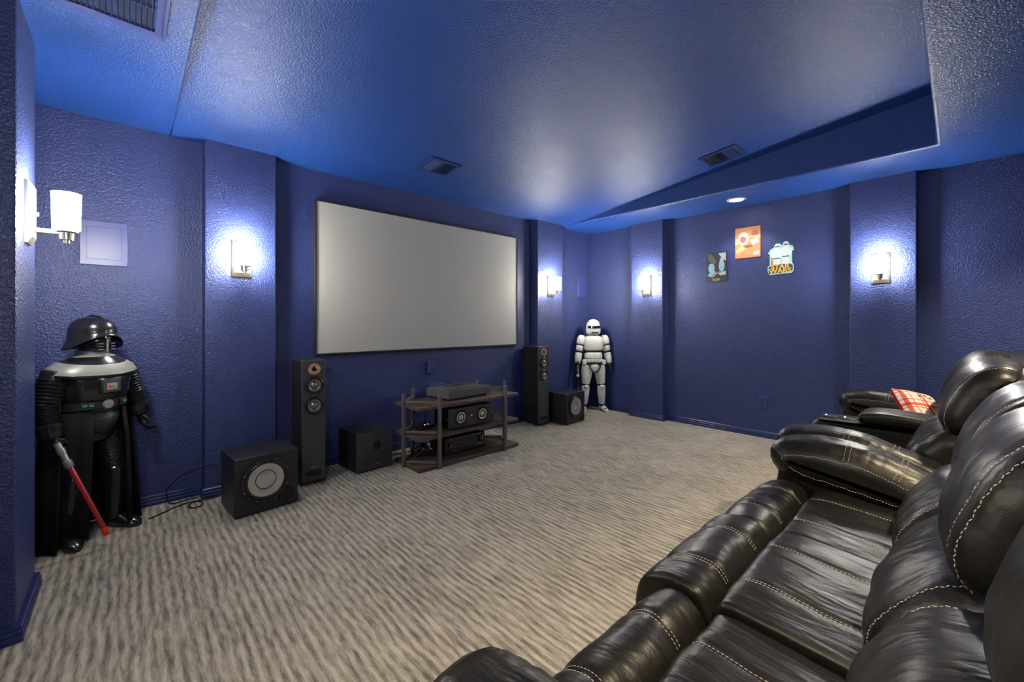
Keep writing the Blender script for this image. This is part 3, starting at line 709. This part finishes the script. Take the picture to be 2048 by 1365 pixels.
for s in (-1, 1):
    j = J[s]
    limb(body, j['sh'], j['el'], ((-.1, .058), (.3, .060), (1, .046))); limb(body, j['el'], j['wr'], ((-.1, .046), (.3, .046), (1.05, .030)))
    limb(body, j['hip'], j['kn'], ((-.15, .075), (.2, .078), (1, .054))); limb(body, j['kn'], j['an'], ((-.08, .054), (.35, .052), (1.05, .038)))
    if s == 1: hand(body, j['wr'], (.15, -.22, -.95), (-.4, -.8, .1), .150, .50, 1)
    else: hand(body, j['wr'], (.05, -.30, -.95), (.3, -.9, .3), .125, .75, 1)
body.ell([(0, -.01, 1.04, .05, .06), (0, -.01, 1.12, .07, .08), (0, -.01, 1.18, .05, .06)], 16)
remesh(body.build('body', M['quilt'], t), .006)
for s in (-1, 1):
    j = J[s]
    mb = MB(); prof = []
    for k in range(8): prof += [(k / 8 + .01, .060 - .010 * k / 8), (k / 8 + .06, .069 - .012 * k / 8)]
    limb(mb, j['sh'].lerp(j['el'], .15), j['el'], prof, 18); limb(mb, j['el'], j['wr'].lerp(j['el'], .25), [(a, b - .010) for a, b in prof], 18); mb.build('ribbed_sleeve', M['quilt'], t)
    mb = MB(); limb(mb, j['wr'].lerp(j['el'], .42), j['wr'].lerp(j['el'], -.05), ((0, .048), (.1, .056), (.9, .047), (1, .042)), 18); mb.build('gauntlet', M['armor'], t)
    mb = MB(); limb(mb, j['kn'] + V((0, 0, .04)), j['an'], ((0, .048), (.04, .060), (.3, .059), (.6, .060), (.95, .046), (1, .044)), 20); b_ = mb.build('boot', M['armor'], t)
    R = []; an = j['an']
    for dy, rx, zt in ((.052, .020, .06), (.038, .038, .095), (.0, .042, .10), (-.045, .043, .078), (-.085, .044, .056), (-.120, .034, .042), (-.138, .014, .024)):
        R.append([V((an.x + s * (.006 - dy * .18) + rx * math.cos(2 * PI * q / 16), an.y + dy, zt / 2 + .0005 + zt / 2 * math.sin(2 * PI * q / 16))) for q in range(16)])
    mb = MB(); mb.loft(R); mb.build('boot_foot', M['armor'], b_)
mb = MB(); mb.ell([(0, 0, .755, .138, .105), (0, -.004, .765, .146, .114), (0, -.008, .87, .164, .126), (0, -.004, .94, .165, .112), (0, 0, .975, .12, .085)], 32, 2.4)
mb.build('breastplate', M['armor'], t, sub=1)
# plain grey mantle with dark bands
R = []; A = 48
for z, rx, ry in ((1.025, .068, .068), (1.010, .100, .086), (.988, .150, .110), (.962, .190, .124), (.932, .208, .134), (.915, .208, .136)):
    R.append([V((rx * math.cos(2 * PI * q / A), -.004 + ry * math.sin(2 * PI * q / A), z - .022 * max(0, -math.sin(2 * PI * q / A)) * (rx > .1))) for q in range(A)])
mb = MB(); mb.loft(R, cap=False)
for i in range(len(mb.f)):
    q = i % A; mb.mi[i] = 1 if i // A in (1, 4) else 0
o = mb.build('mantle', [M['pewter'], M['armor']], t); d = o.modifiers.new('thick', 'SOLIDIFY'); d.thickness = .008
mb = MB(); mb.lathe([(.052, 1.018), (.066, 1.020), (.068, 1.040), (.060, 1.046)], n=28); mb.build('collar', M['steel'], t)
# plain closed helmet with a flared neck guard and slotted face
mb = MB(); R = []
for z, rx, ry, fl in ((1.050, .128, .120, 1), (1.056, .126, .118, 1), (1.095, .106, .108, .6), (1.135, .100, .108, .2), (1.165, .097, .106, 0), (1.195, .086, .096, 0), (1.218, .062, .070, 0), (1.231, .030, .034, 0), (1.234, .004, .004, 0)):
    r = []
    for q in range(40):
        a = 2 * PI * q / 40; front = max(0, -math.sin(a)) ** 1.5
        r.append(V((rx * math.cos(a), -.006 + ry * math.sin(a), z + fl * .075 * front)))
    R.append(r)
mb.loft(R, cap=False); hel = mb.build('helmet', M['armor'], t); d = hel.modifiers.new('thick', 'SOLIDIFY'); d.thickness = .006
MB().tube([(0, -.108, 1.150), (0, -.102, 1.176), (0, -.084, 1.206), (0, -.050, 1.228), (0, 0, 1.236), (0, .045, 1.224), (0, .078, 1.200), (0, .098, 1.165)], [.004, .007, .009, .010, .010, .009, .007, .004], 10).build('crest', M['armor'], hel)
mb = MB(); mb.ell([(0, -.010, 1.030, .050, .062), (0, -.012, 1.050, .066, .086), (0, -.012, 1.09, .076, .094), (0, -.010, 1.14, .082, .092)], 28)
fc = mb.build('face_plate', M['armor'], hel, sub=1)
mb = MB()
for z in (1.050, 1.066, 1.082):
    for k in (-1, 1): mb.box((k * .030, -.1065, z), (.022, .004, .004), Matrix.Rotation(k * .30, 3, 'Z'))
mb.box((0, -.108, 1.075), (.007, .006, .075))
mb.build('breathing_slots', M['steel'], fc, smooth=False)
shell_patch([(1.112, .080, .094), (1.126, .081, .093)], -.75, .75, .004, M['gloss'], 'eye_slit', fc, cy=-.011)
# belt, chest box
mb = MB(); mb.ell([(0, 0, .722, .142, .106), (0, 0, .726, .150, .114), (0, 0, .764, .150, .116), (0, 0, .768, .142, .108)], 32, 2.2); bl = mb.build('belt', M['belt'], t)
mb = MB(); mb.lathe([(0, .010), (.024, .008), (.028, 0)], (.0, -.112, .745), '-Y', 24); mb.build('buckle', M['steel'], bl)
for s in (-1, 1):
    a = s * .62; rot = Matrix.Rotation(a, 3, 'Z')
    bx = MB().box((.150 * math.sin(a) * .96, -.118 * math.cos(a) - .004, .745), (.058, .016, .036), rot).build('belt_box', M['dark'], bl, bevel=.003)
    mb = MB()
    for k in (-1, 1): mb.box(V((.150 * math.sin(a) * .96, -.118 * math.cos(a) - .004, .749)) + rot @ V((k * .013, -.0085, 0)), (.018, .004, .010), rot)
    mb.build('indicator', M['green'], bx, bevel=.001)
pb = MB().box((0, -.128, .845), (.098, .022, .075)).build('chest_box', M['dark'], t, bevel=.004)
mb = MB(); mb.box((0, -.1395, .845), (.082, .003, .060)); mb.cur = 1
mb.box((0, -.1415, .845), (.050, .003, .036)); mb.cur = 2
mb.box((-.010, -.1435, .845), (.014, .003, .014)); mb.cur = 3; mb.box((.010, -.1435, .845), (.014, .003, .014))
mb.build('button_panel', [M['greyd'], M['pewter'], M['red'], M['green']], pb, smooth=False)
mb = MB(); mb.ell([(0, 0, .575, .05, .098), (0, 0, .60, .085, .112), (0, 0, .66, .12, .116), (0, 0, .725, .138, .108)], 28); mb.build('groin_guard', M['belt'], t, sub=1)
def drape(rings, a0, a1, fold, name, seed):
    mb = MB(); n = 60; R = []
    for z, rx, ry, cy in rings:
        k = 1 - z; r = []
        for q in range(n + 1):
            a = a0 + (a1 - a0) * q / n; w = 1 + fold * k * (math.sin(a * 9 + seed) + .5 * math.sin(a * 17 + 2))
            r.append(V((rx * w * math.cos(a), cy + ry * w * math.sin(a), z)))
        R.append(r)
    mb.loft(R, cap=False, closed=False); o = mb.build(name, M['cloth'], t, angle=80)
    d = o.modifiers.new('thick', 'SOLIDIFY'); d.thickness = .006; return o
drape(((.95, .19, .115, .01), (.85, .205, .13, .015), (.6, .20, .15, .02), (.3, .215, .175, .02), (.012, .235, .195, .02)), -.35, PI + .55, .05, 'cape', 0)
drape(((.715, .146, .118, 0), (.55, .160, .135, .01), (.3, .175, .140, .02), (.035, .195, .145, .03)), PI * .80, PI * 1.36, .04, 'robe', 1)
drape(((.715, .146, .118, 0), (.55, .160, .14, 0), (.3, .165, .15, 0), (.03, .17, .15, 0)), -.95, .5, .04, 'robe', 2)
BM = Matrix.Translation(BS) @ Matrix.Rotation(BR, 4, 'Z')
h0 = BM @ (J[-1]['wr'] + V((.010, -.050, -.075)))
tip = V((-.085, 3.085, .075)); ax = (tip - h0).normalized(); L = (tip - h0).length
t = thing('toy_sword', 'toy sword with grey handle and red tube blade in the black statue hand', 'toy sword', h0 - ax * .05)
t.rotation_mode = 'QUATERNION'; t.rotation_quaternion = ax.to_track_quat('Z', 'Y')
MB().lathe([(0, 0), (.014, 0), (.014, .03), (.017, .032), (.017, .06), (.014, .062), (.014, .10), (.019, .104), (.019, .135), (.015, .14), (0, .14)], n=20).build('handle', M['steel'], t)
MB().box((.018, 0, .115), (.02, .014, .03)).build('switch', M['rubber'], t, bevel=.002)
MB().lathe([(0, .14), (.0125, .14), (.0115, L + .02), (0, L + .02)], n=20).build('blade', M['redtube'], t)
MB().lathe([(.0125, L + .015), (.014, L + .018), (.013, L + .05), (.008, L + .058), (0, L + .058)], n=20).build('blade_tip', M['red'], t)

# ------------------------------------------------------------------ leather sofas
def cr_closed(pts, n):
    P = [V(p).to_3d() for p in pts]; m = len(P); out = []
    for i in range(m):
        a, b, c, d = P[i - 1], P[i], P[(i + 1) % m], P[(i + 2) % m]
        for k in range(n):
            u = k / n; out.append(.5 * ((2 * b) + (c - a) * u + (2 * a - 5 * b + 4 * c - d) * u * u + (3 * b - a - 3 * c + d) * u ** 3))
    return out
class Pad:
    """soft block: closed (y, z) outline swept along x with rounded ends, quilting grooves and slack"""
    def __init__(s, outline, x0, x1, r, crown=0, grooves=(), gd=.010, gw=.012, amp=.004, freq=7, seed=0, n=8, pucker=0):
        s.p = cr_closed(outline, n); m = len(s.p); s.m = m
        s.nrm = []
        area = sum(s.p[i].x * s.p[(i + 1) % m].y - s.p[(i + 1) % m].x * s.p[i].y for i in range(m)); sg = 1 if area > 0 else -1
        for i in range(m):
            tt = (s.p[(i + 1) % m] - s.p[i - 1]).normalized(); s.nrm.append(V((tt.y, -tt.x, 0)) * sg)
        s.x0, s.x1, s.r, s.crown, s.g, s.gd, s.gw, s.amp, s.fr, s.seed, s.pk = x0, x1, r, crown, grooves, gd, gw, amp, freq, seed, pucker
        s.len = sum((s.p[(i + 1) % m] - s.p[i]).length for i in range(m))
    def inset(s, x):
        w = s.x1 - s.x0; d = min(x - s.x0, s.x1 - x); i = 0
        if d < s.r: q = 1 - max(d, 0) / s.r; i += s.r * (1 - math.sqrt(max(0, 1 - q * q)))
        u = (2 * (x - s.x0) / w - 1); i += s.crown * u * u
        for g in s.g: i += s.gd * math.exp(-((x - g) / s.gw) ** 2)
        return i
    def at(s, x, k, lift=0):
        k %= s.m; i0 = int(k); f = k - i0; i1 = (i0 + 1) % s.m
        p = s.p[i0].lerp(s.p[i1], f); n = s.nrm[i0].lerp(s.nrm[i1], f)
        q = V((x * s.fr, p.x * s.fr + s.seed, p.y * s.fr))
        e = s.amp * noise.noise(q) + s.amp * .5 * noise.noise(q * 2.3 + V((5, s.seed, 1)))
        if s.pk:
            d = min(x - s.x0, s.x1 - x); e += s.pk * math.exp(-(d / (s.r * 1.3)) ** 2) * math.sin(k * 2 * PI / s.m * 40 + 2 * noise.noise(q * .7)) 
        h = lift + e - s.inset(x)
        return V((x, p.x + n.x * h, p.y + n.y * h))
    def build(s, name, parent, off, nu=36, m=None):
        xs = []; k = 7
        for i in range(k): xs.append(s.x0 + s.r * (1 - math.cos(PI / 2 * i / k)))
        mid = [s.x0 + s.r + (s.x1 - s.x0 - 2 * s.r) * i / nu for i in range(nu + 1)]
        xs += mid
        for i in range(1, k + 1): xs.append(s.x1 - s.r + s.r * math.sin(PI / 2 * i / k))
        mb = MB(); mb.loft([[s.at(x, j) for j in range(s.m)] for x in xs])
        return mb.build(name, m or M['leather'], parent, off=off, angle=75)
    def near(s, y, z):      # outline index nearest to a point
        return min(range(s.m), key=lambda i: (s.p[i].x - y) ** 2 + (s.p[i].y - z) ** 2)
def stitches(paths, parent, off, dash=.0062, gap=.0036, r=.0010):
    for path in paths:
        mb = MB(); d = [0]
        for a, b in zip(path, path[1:]): d.append(d[-1] + (b - a).length)
        def pt(sv):
            for i in range(len(d) - 1):
                if sv <= d[i + 1]: return path[i].lerp(path[i + 1], (sv - d[i]) / max(1e-9, d[i + 1] - d[i]))
            return path[-1]
        sv = 0
        while sv + dash < d[-1]:
            a, b = pt(sv), pt(sv + dash)
            if (b - a).length > 1e-4: mb.tube([a, (a + b) / 2, b], [r * .7, r, r * .7], 4)
            sv += dash + gap
        o = mb.build('stitching', M['thread'], parent, off=off); o['label'] = 'pale contrast stitching line'
def along(pad, x, k0, k1, lift=.0008, n=60): return [pad.at(x, k0 + (k1 - k0) * i / n, lift) for i in range(n + 1)]
def across(pad, k, x0, x1, lift=.0008, n=24): return [pad.at(x0 + (x1 - x0) * i / n, k, lift) for i in range(n + 1)]
def idx(pad, y0z0, y1z1):   # start and end index going the way of the outline
    a, b = pad.near(*y0z0), pad.near(*y1z1)
    if b < a: b += pad.m
    return a, b

def seat(root, off, x0, x1, seed, dz=0, dyf=0):
    dy = 0
    w = x1 - x0; g = (x0 + w * .27, x0 + w * .73)
    out = [(-.16, .30 + dz), (.15, .28 + dz), (.41 + dy, .30 + dz), (.448 + dy, .37 + dz), (.442 + dy, .435 + dz), (.395 + dy, .470 + dz), (.20, .458 + dz), (.0, .444 + dz), (-.13, .432 + dz), (-.19, .38 + dz)]
    p = Pad(out, x0 + .001, x1 - .001, .017, .003, g, .006, .010, .005, 7, seed)
    o = p.build('seat_cushion', root, off)
    a, b = idx(p, (.442 + dy, .435 + dz), (-.12, .432 + dz))
    stitches([along(p, gx + e, a, b, .0008) for gx in g for e in (-.005, .005)], o, off)
    out = [(.425 + dy, .34 + dz), (.43 + dy, .12), (.54 + dyf, .05), (.62 + dyf, .09), (.668 + dyf, .23 + dz), (.672 + dyf, .36 + dz), (.638 + dyf, .440 + dz), (.568 + dyf * .6, .474 + dz), (.495 + dy, .468 + dz), (.450 + dy, .42 + dz)]
    p = Pad(out, x0 + .001, x1 - .001, .022, .006, g, .009, .012, .006, 7, seed + 3, pucker=.0015)
    o = p.build('footrest_pad', root, off)
    a, b = idx(p, (.64 + dy, .14), (.452 + dy, .43 + dz))
    stitches([along(p, gx + e, a, b, .0012) for gx in g for e in (-.007, .007)], o, off)
def backrest(root, off, x0, x1, seed, dy=0, dl=0):
    out = [(y + dl * (y > -.15), z) for y, z in ((-.20, .42), (.0, .40), (.110, .415), (.154, .475), (.142, .555), (.088, .645), (.015, .705), (-.10, .73), (-.20, .70))]
    p = Pad(out, x0 + .004, x1 - .004, .070, .022, (), .01, .01, .010, 6, seed, pucker=.0022)
    o = p.build('lumbar_cushion', root, off)
    a, b = idx(p, (.14 + dl, .46), (.0 + dl, .712))
    stitches([along(p, x, a, b, .001) for x in (x0 + .050, x1 - .050)], o, off)
    out = [(y + dy, z) for y, z in ((-.26, .70), (-.09, .640), (.0, .660), (.033, .735), (.019, .82), (-.028, .93), (-.095, 1.005), (-.18, 1.028), (-.26, .985), (-.28, .86))]
    p = Pad(out, x0 - .002, x1 + .002, .080, .030, (x0 + .085, x1 - .085), .005, .010, .007, 6, seed + 5, pucker=.0020)
    o = p.build('headrest_cushion', root, off)
    a, b = idx(p, (-.05 + dy, .64), (-.22 + dy, 1.01))
    pa = [along(p, x, a, b, .0014, 90) for x in (x0 + .040, x0 + .085, x1 - .085, x1 - .040)]
    stitches(pa, o, off, .0068, .0036, .0010)
def arm(root, off, x0, x1, seed, dz=0):
    out = [(-.25, .05), (.10, .04), (.50, .04), (.565, .10), (.590, .30), (.595, .46), (.54, .53), (.2, .50), (-.25, .47)]
    p = Pad(out, x0 + .012, x1 - .012, .030, .0, (), .0, .01, .003, 6, seed)
    o = p.build('arm_panel', root, off)
    out = [(y, z + dz) for y, z in ((-.24, .345), (.0, .365), (.13, .380), (.30, .402), (.47, .425), (.580, .462), (.630, .535), (.622, .605), (.570, .645), (.45, .663), (.30, .658), (.19, .632), (.06, .585), (-.10, .535), (-.22, .50))]
    p = Pad(out, x0 - .006, x1 + .006, .075, .024, (), .0, .01, .006, 8, seed + 2, pucker=.0018)
    o = p.build('arm_pad', root, off)
    pa = []
    for y in (.335, .155):
        for e in (-.009, .009):
            k = p.near(y + e, (.66 if y > .2 else .615) + dz); pa.append(across(p, k, x0 + .004, x1 - .004, .0012))
    a, b = idx(p, (.10, .482), (.40, .656)) if False else (None, None)
    k0, k1 = p.near(-.05, .36 + dz), p.near(.60, .475 + dz)
    if k1 < k0: k1 += p.m
    for x in (x0 - .004, x1 + .004):
        pa.append(along(p, x, k0, k1, .0012, 70))
    k2, k3 = p.near(.634, .552 + dz), p.near(-.08, .54 + dz)
    if k3 < k2: k3 += p.m
    for x in (x0 - .001, x1 + .001): pa.append(along(p, x, k2, k3, .0012, 90))
    stitches(pa, o, off)
def frame(root, off, x0, x1):
    mb = MB(); mb.box(((x0 + x1) / 2, .12, .16), (x1 - x0 - .06, .62, .24)); mb.build('base_frame', M['dark'], root, off=off, bevel=.01)
    for x in (x0 + .08, x1 - .08):
        for y in (-.12, .40): MB().box((x, y, .02), (.05, .05, .04)).build('foot', M['dark'], root, off=off)
    out = [(-.42, .06), (-.18, .05), (-.15, .40), (-.17, .75), (-.22, .97), (-.28, 1.0), (-.36, .96), (-.42, .6)]
    Pad(out, x0 + .02, x1 - .02, .04, 0, (), 0, .01, .003, 5, 9).build('back_shell', root, off)
XS = [.560, 1.133, 1.691, 2.249]
off = V((1.41, .10, 0))
S1 = thing('recliner_sofa', 'black leather three-seat reclining sofa with contrast stitching, nearest the viewer', 'sofa', off)
frame(S1, off, XS[0] - .24, XS[3] + .24)
for i in range(3):
    seat(S1, off, XS[i], XS[i + 1], 3.1 + 11 * i, (-.014, .008, 0)[i], (-.035, .008, 0)[i]); backrest(S1, off, XS[i], XS[i + 1], 20 + 7 * i, (-.055, 0, -.015)[i])
arm(S1, off, XS[0] - .235, XS[0] - .014, 40, -.03); arm(S1, off, XS[3], XS[3] + .235, 47)
off = V((3.48, .12, 0))
S2 = thing('recliner_loveseat', 'black leather reclining loveseat with a cup-holder console, at the far right', 'loveseat', off)
ax0 = 2.515
frame(S2, off, ax0, ax0 + 1.93)
arm(S2, off, ax0, ax0 + .235, 61); arm(S2, off, ax0 + 1.695, ax0 + 1.93, 68)
sx = (ax0 + .235, 3.325, 3.585, ax0 + 1.695)
seat(S2, off, sx[0], sx[1], 71); seat(S2, off, sx[2], sx[3], 77)
backrest(S2, off, sx[0], sx[1] + .10, 81); backrest(S2, off, sx[2] - .03, sx[3], 88, 0, -.10)
S2.location.y += .045
# console between the two seats
out = [(-.10, .05), (.45, .05), (.60, .06), (.625, .20), (.630, .48), (.595, .555), (.52, .568), (.0, .570), (-.10, .56)]
p = Pad(out, sx[1] + .004, sx[2] - .004, .018, 0, (), 0, .01, .0015, 6, 91)
co = p.build('console', S2, off)
k0, k1 = p.near(.628, .40), p.near(.33, .57)
stitches([along(p, sx[1] + .018, k0, k1, .001)], co, off)
out = [(.0, .572), (.34, .572), (.385, .585), (.388, .615), (.36, .640), (.25, .652), (.05, .640), (-.03, .62)]
p = Pad(out, sx[1], sx[2], .022, .004, (), 0, .01, .002, 6, 95)
ld = p.build('console_lid', S2, off); k0, k1 = p.near(.388, .60), p.near(-.02, .625)
if k1 < k0: k1 += p.m
stitches([along(p, sx[1] + .012, k0, k1, .001), along(p, sx[2] - .012, k0, k1, .001)], ld, off)
for y in (.445, .545):
    c = MB().lathe([(.045, .570), (.048, .574), (.043, .575), (.040, .572), (.039, .571)], ((sx[1] + sx[2]) / 2, y, 0), n=32).build('cup_holder_rim', M['chrome'], co, off=off)
    MB().lathe([(.042, .5715), (0, .5715)], ((sx[1] + sx[2]) / 2, y, 0), n=32).build('cup_holder_well', M['void'], c, off=off)

# ------------------------------------------------------------------ plaid cushion
def plaid():
    m = mat('plaid_cloth', (.6, .55, .45), .85, spec=.2)
    nt, N, b, L = nodes(m); tc = N('ShaderNodeTexCoord'); sp = N('ShaderNodeSeparateXYZ'); L(tc.outputs['Object'], sp.inputs[0])
    def mth(op, a, bb=None):
        k = N('ShaderNodeMath', operation=op)
        for i, q in enumerate((a, bb)):
            if q is None: continue
            if isinstance(q, (int, float)): k.inputs[i].default_value = q
            else: L(q, k.inputs[i])
        return k.outputs[0]
    def stripes(o, per, ph, duty):
        f = mth('FRACT', mth('ADD', mth('DIVIDE', o, per), ph)); return mth('LESS_THAN', f, duty)
    a = mth('MAXIMUM', mth('MAXIMUM', stripes(sp.outputs[0], .125, .1, .16), stripes(sp.outputs[0], .125, .35, .05)), stripes(sp.outputs[0], .125, .85, .05))
    c = mth('MAXIMUM', mth('MAXIMUM', stripes(sp.outputs[1], .125, .1, .16), stripes(sp.outputs[1], .125, .35, .05)), stripes(sp.outputs[1], .125, .85, .05))
    d = mth('MAXIMUM', stripes(sp.outputs[0], .125, .6, .02), stripes(sp.outputs[1], .125, .6, .02))
    s = mth('MULTIPLY', mth('ADD', a, c), .5)
    r = N('ShaderNodeValToRGB'); r.color_ramp.interpolation = 'CONSTANT'; e = r.color_ramp.elements
    e[0].color = (.62, .56, .46, 1); e[1].position = .3; e[1].color = (.55, .10, .06, 1); k = e.new(.8); k.color = (.42, .03, .02, 1)
    L(s, r.inputs['Fac'])
    mx = N('ShaderNodeMix', data_type='RGBA'); L(d, mx.inputs[0]); L(r.outputs['Color'], mx.inputs[6]); mx.inputs[7].default_value = (.22, .17, .12, 1)
    L(mx.outputs[2], b.inputs['Base Color']); return m
t = thing('throw_pillow', 'red and cream plaid throw pillow leaning on the far loveseat seat', 'pillow', (4.0, .180, .596))
def pillow_half(sgn, n=22, w=.147, th=.055):
    mb = MB(); vs = []; fs = []
    for i in range(n + 1):
        for j in range(n + 1):
            u, v = 2 * i / n - 1, 2 * j / n - 1; k = (1 - u ** 4) * (1 - v ** 4); pin = 1 - .07 * (1 - abs(u * v))* (abs(u) ** 3 + abs(v) ** 3) / 2
            vs.append((u * w * pin, v * w * pin, sgn * (th * k ** .6 + .003 * noise.noise(V((u * 3, v * 3, sgn))) * k)))
    for i in range(n):
        for j in range(n): a = i * (n + 1) + j; fs.append((a, a + 1, a + n + 2, a + n + 1))
    mb.add(vs, fs); return mb
f_ = pillow_half(1).build('front_cover', plaid(), t, normals=False); f_['label'] = 'cream and red plaid face'
b_ = pillow_half(-1).build('back_cover', mat('red_cloth', (.42, .02, .02), .85, spec=.2), t, normals=False); b_['label'] = 'plain red back'
mb = MB(); mb.cur = 0
for cx, cy, a in ((-.06, -.075, .5), (-.03, -.09, -.3), (.02, -.08, .9)):
    mb.add([(cx + .014 * math.cos(a + q * PI / 4) * (1 if q % 2 == 0 else .55), cy + .014 * math.sin(a + q * PI / 4) * (1 if q % 2 == 0 else .55), .0565) for q in range(8)], [tuple(range(8))])
for v in mb.v: v.z = .055 * ((1 - (v.x / .147) ** 4) * (1 - (v.y / .147) ** 4)) ** .6 + .0025
mb.build('leaf_print', mat('leaf_green', (.04, .16, .06), .8), f_, normals=False)
t.rotation_euler = (math.radians(-48), math.radians(-12), math.radians(140))

# ------------------------------------------------------------------ camera
f = 828.5
cam = bpy.data.cameras.new('camera'); cam.sensor_width = 36; cam.lens = f / 2048 * 36; cam.clip_start = .02
cam.shift_y = -(682.5 - 645) / 2048
co = bpy.data.objects.new('camera', cam); C.objects.link(co)
th = math.atan2(895, 828.5)
co.location = (0, 0, 1.2); co.rotation_euler = (PI / 2, 0, th - PI / 2)
sc = bpy.context.scene; sc.camera = co
w = bpy.data.worlds.new('world'); sc.world = w; w.use_nodes = True
w.node_tree.nodes['Background'].inputs[0].default_value = (.02, .02, .025, 1); w.node_tree.nodes['Background'].inputs[1].default_value = 0
sc.view_settings.view_transform = 'Standard'; sc.view_settings.look = 'None'; sc.view_settings.gamma = 1; sc.view_settings.use_curve_mapping = False
sc.view_settings.exposure = 2.0
sc.cycles.use_denoising = True
sc.cycles.max_bounces = 8
sc.cycles.sample_clamp_indirect = 4
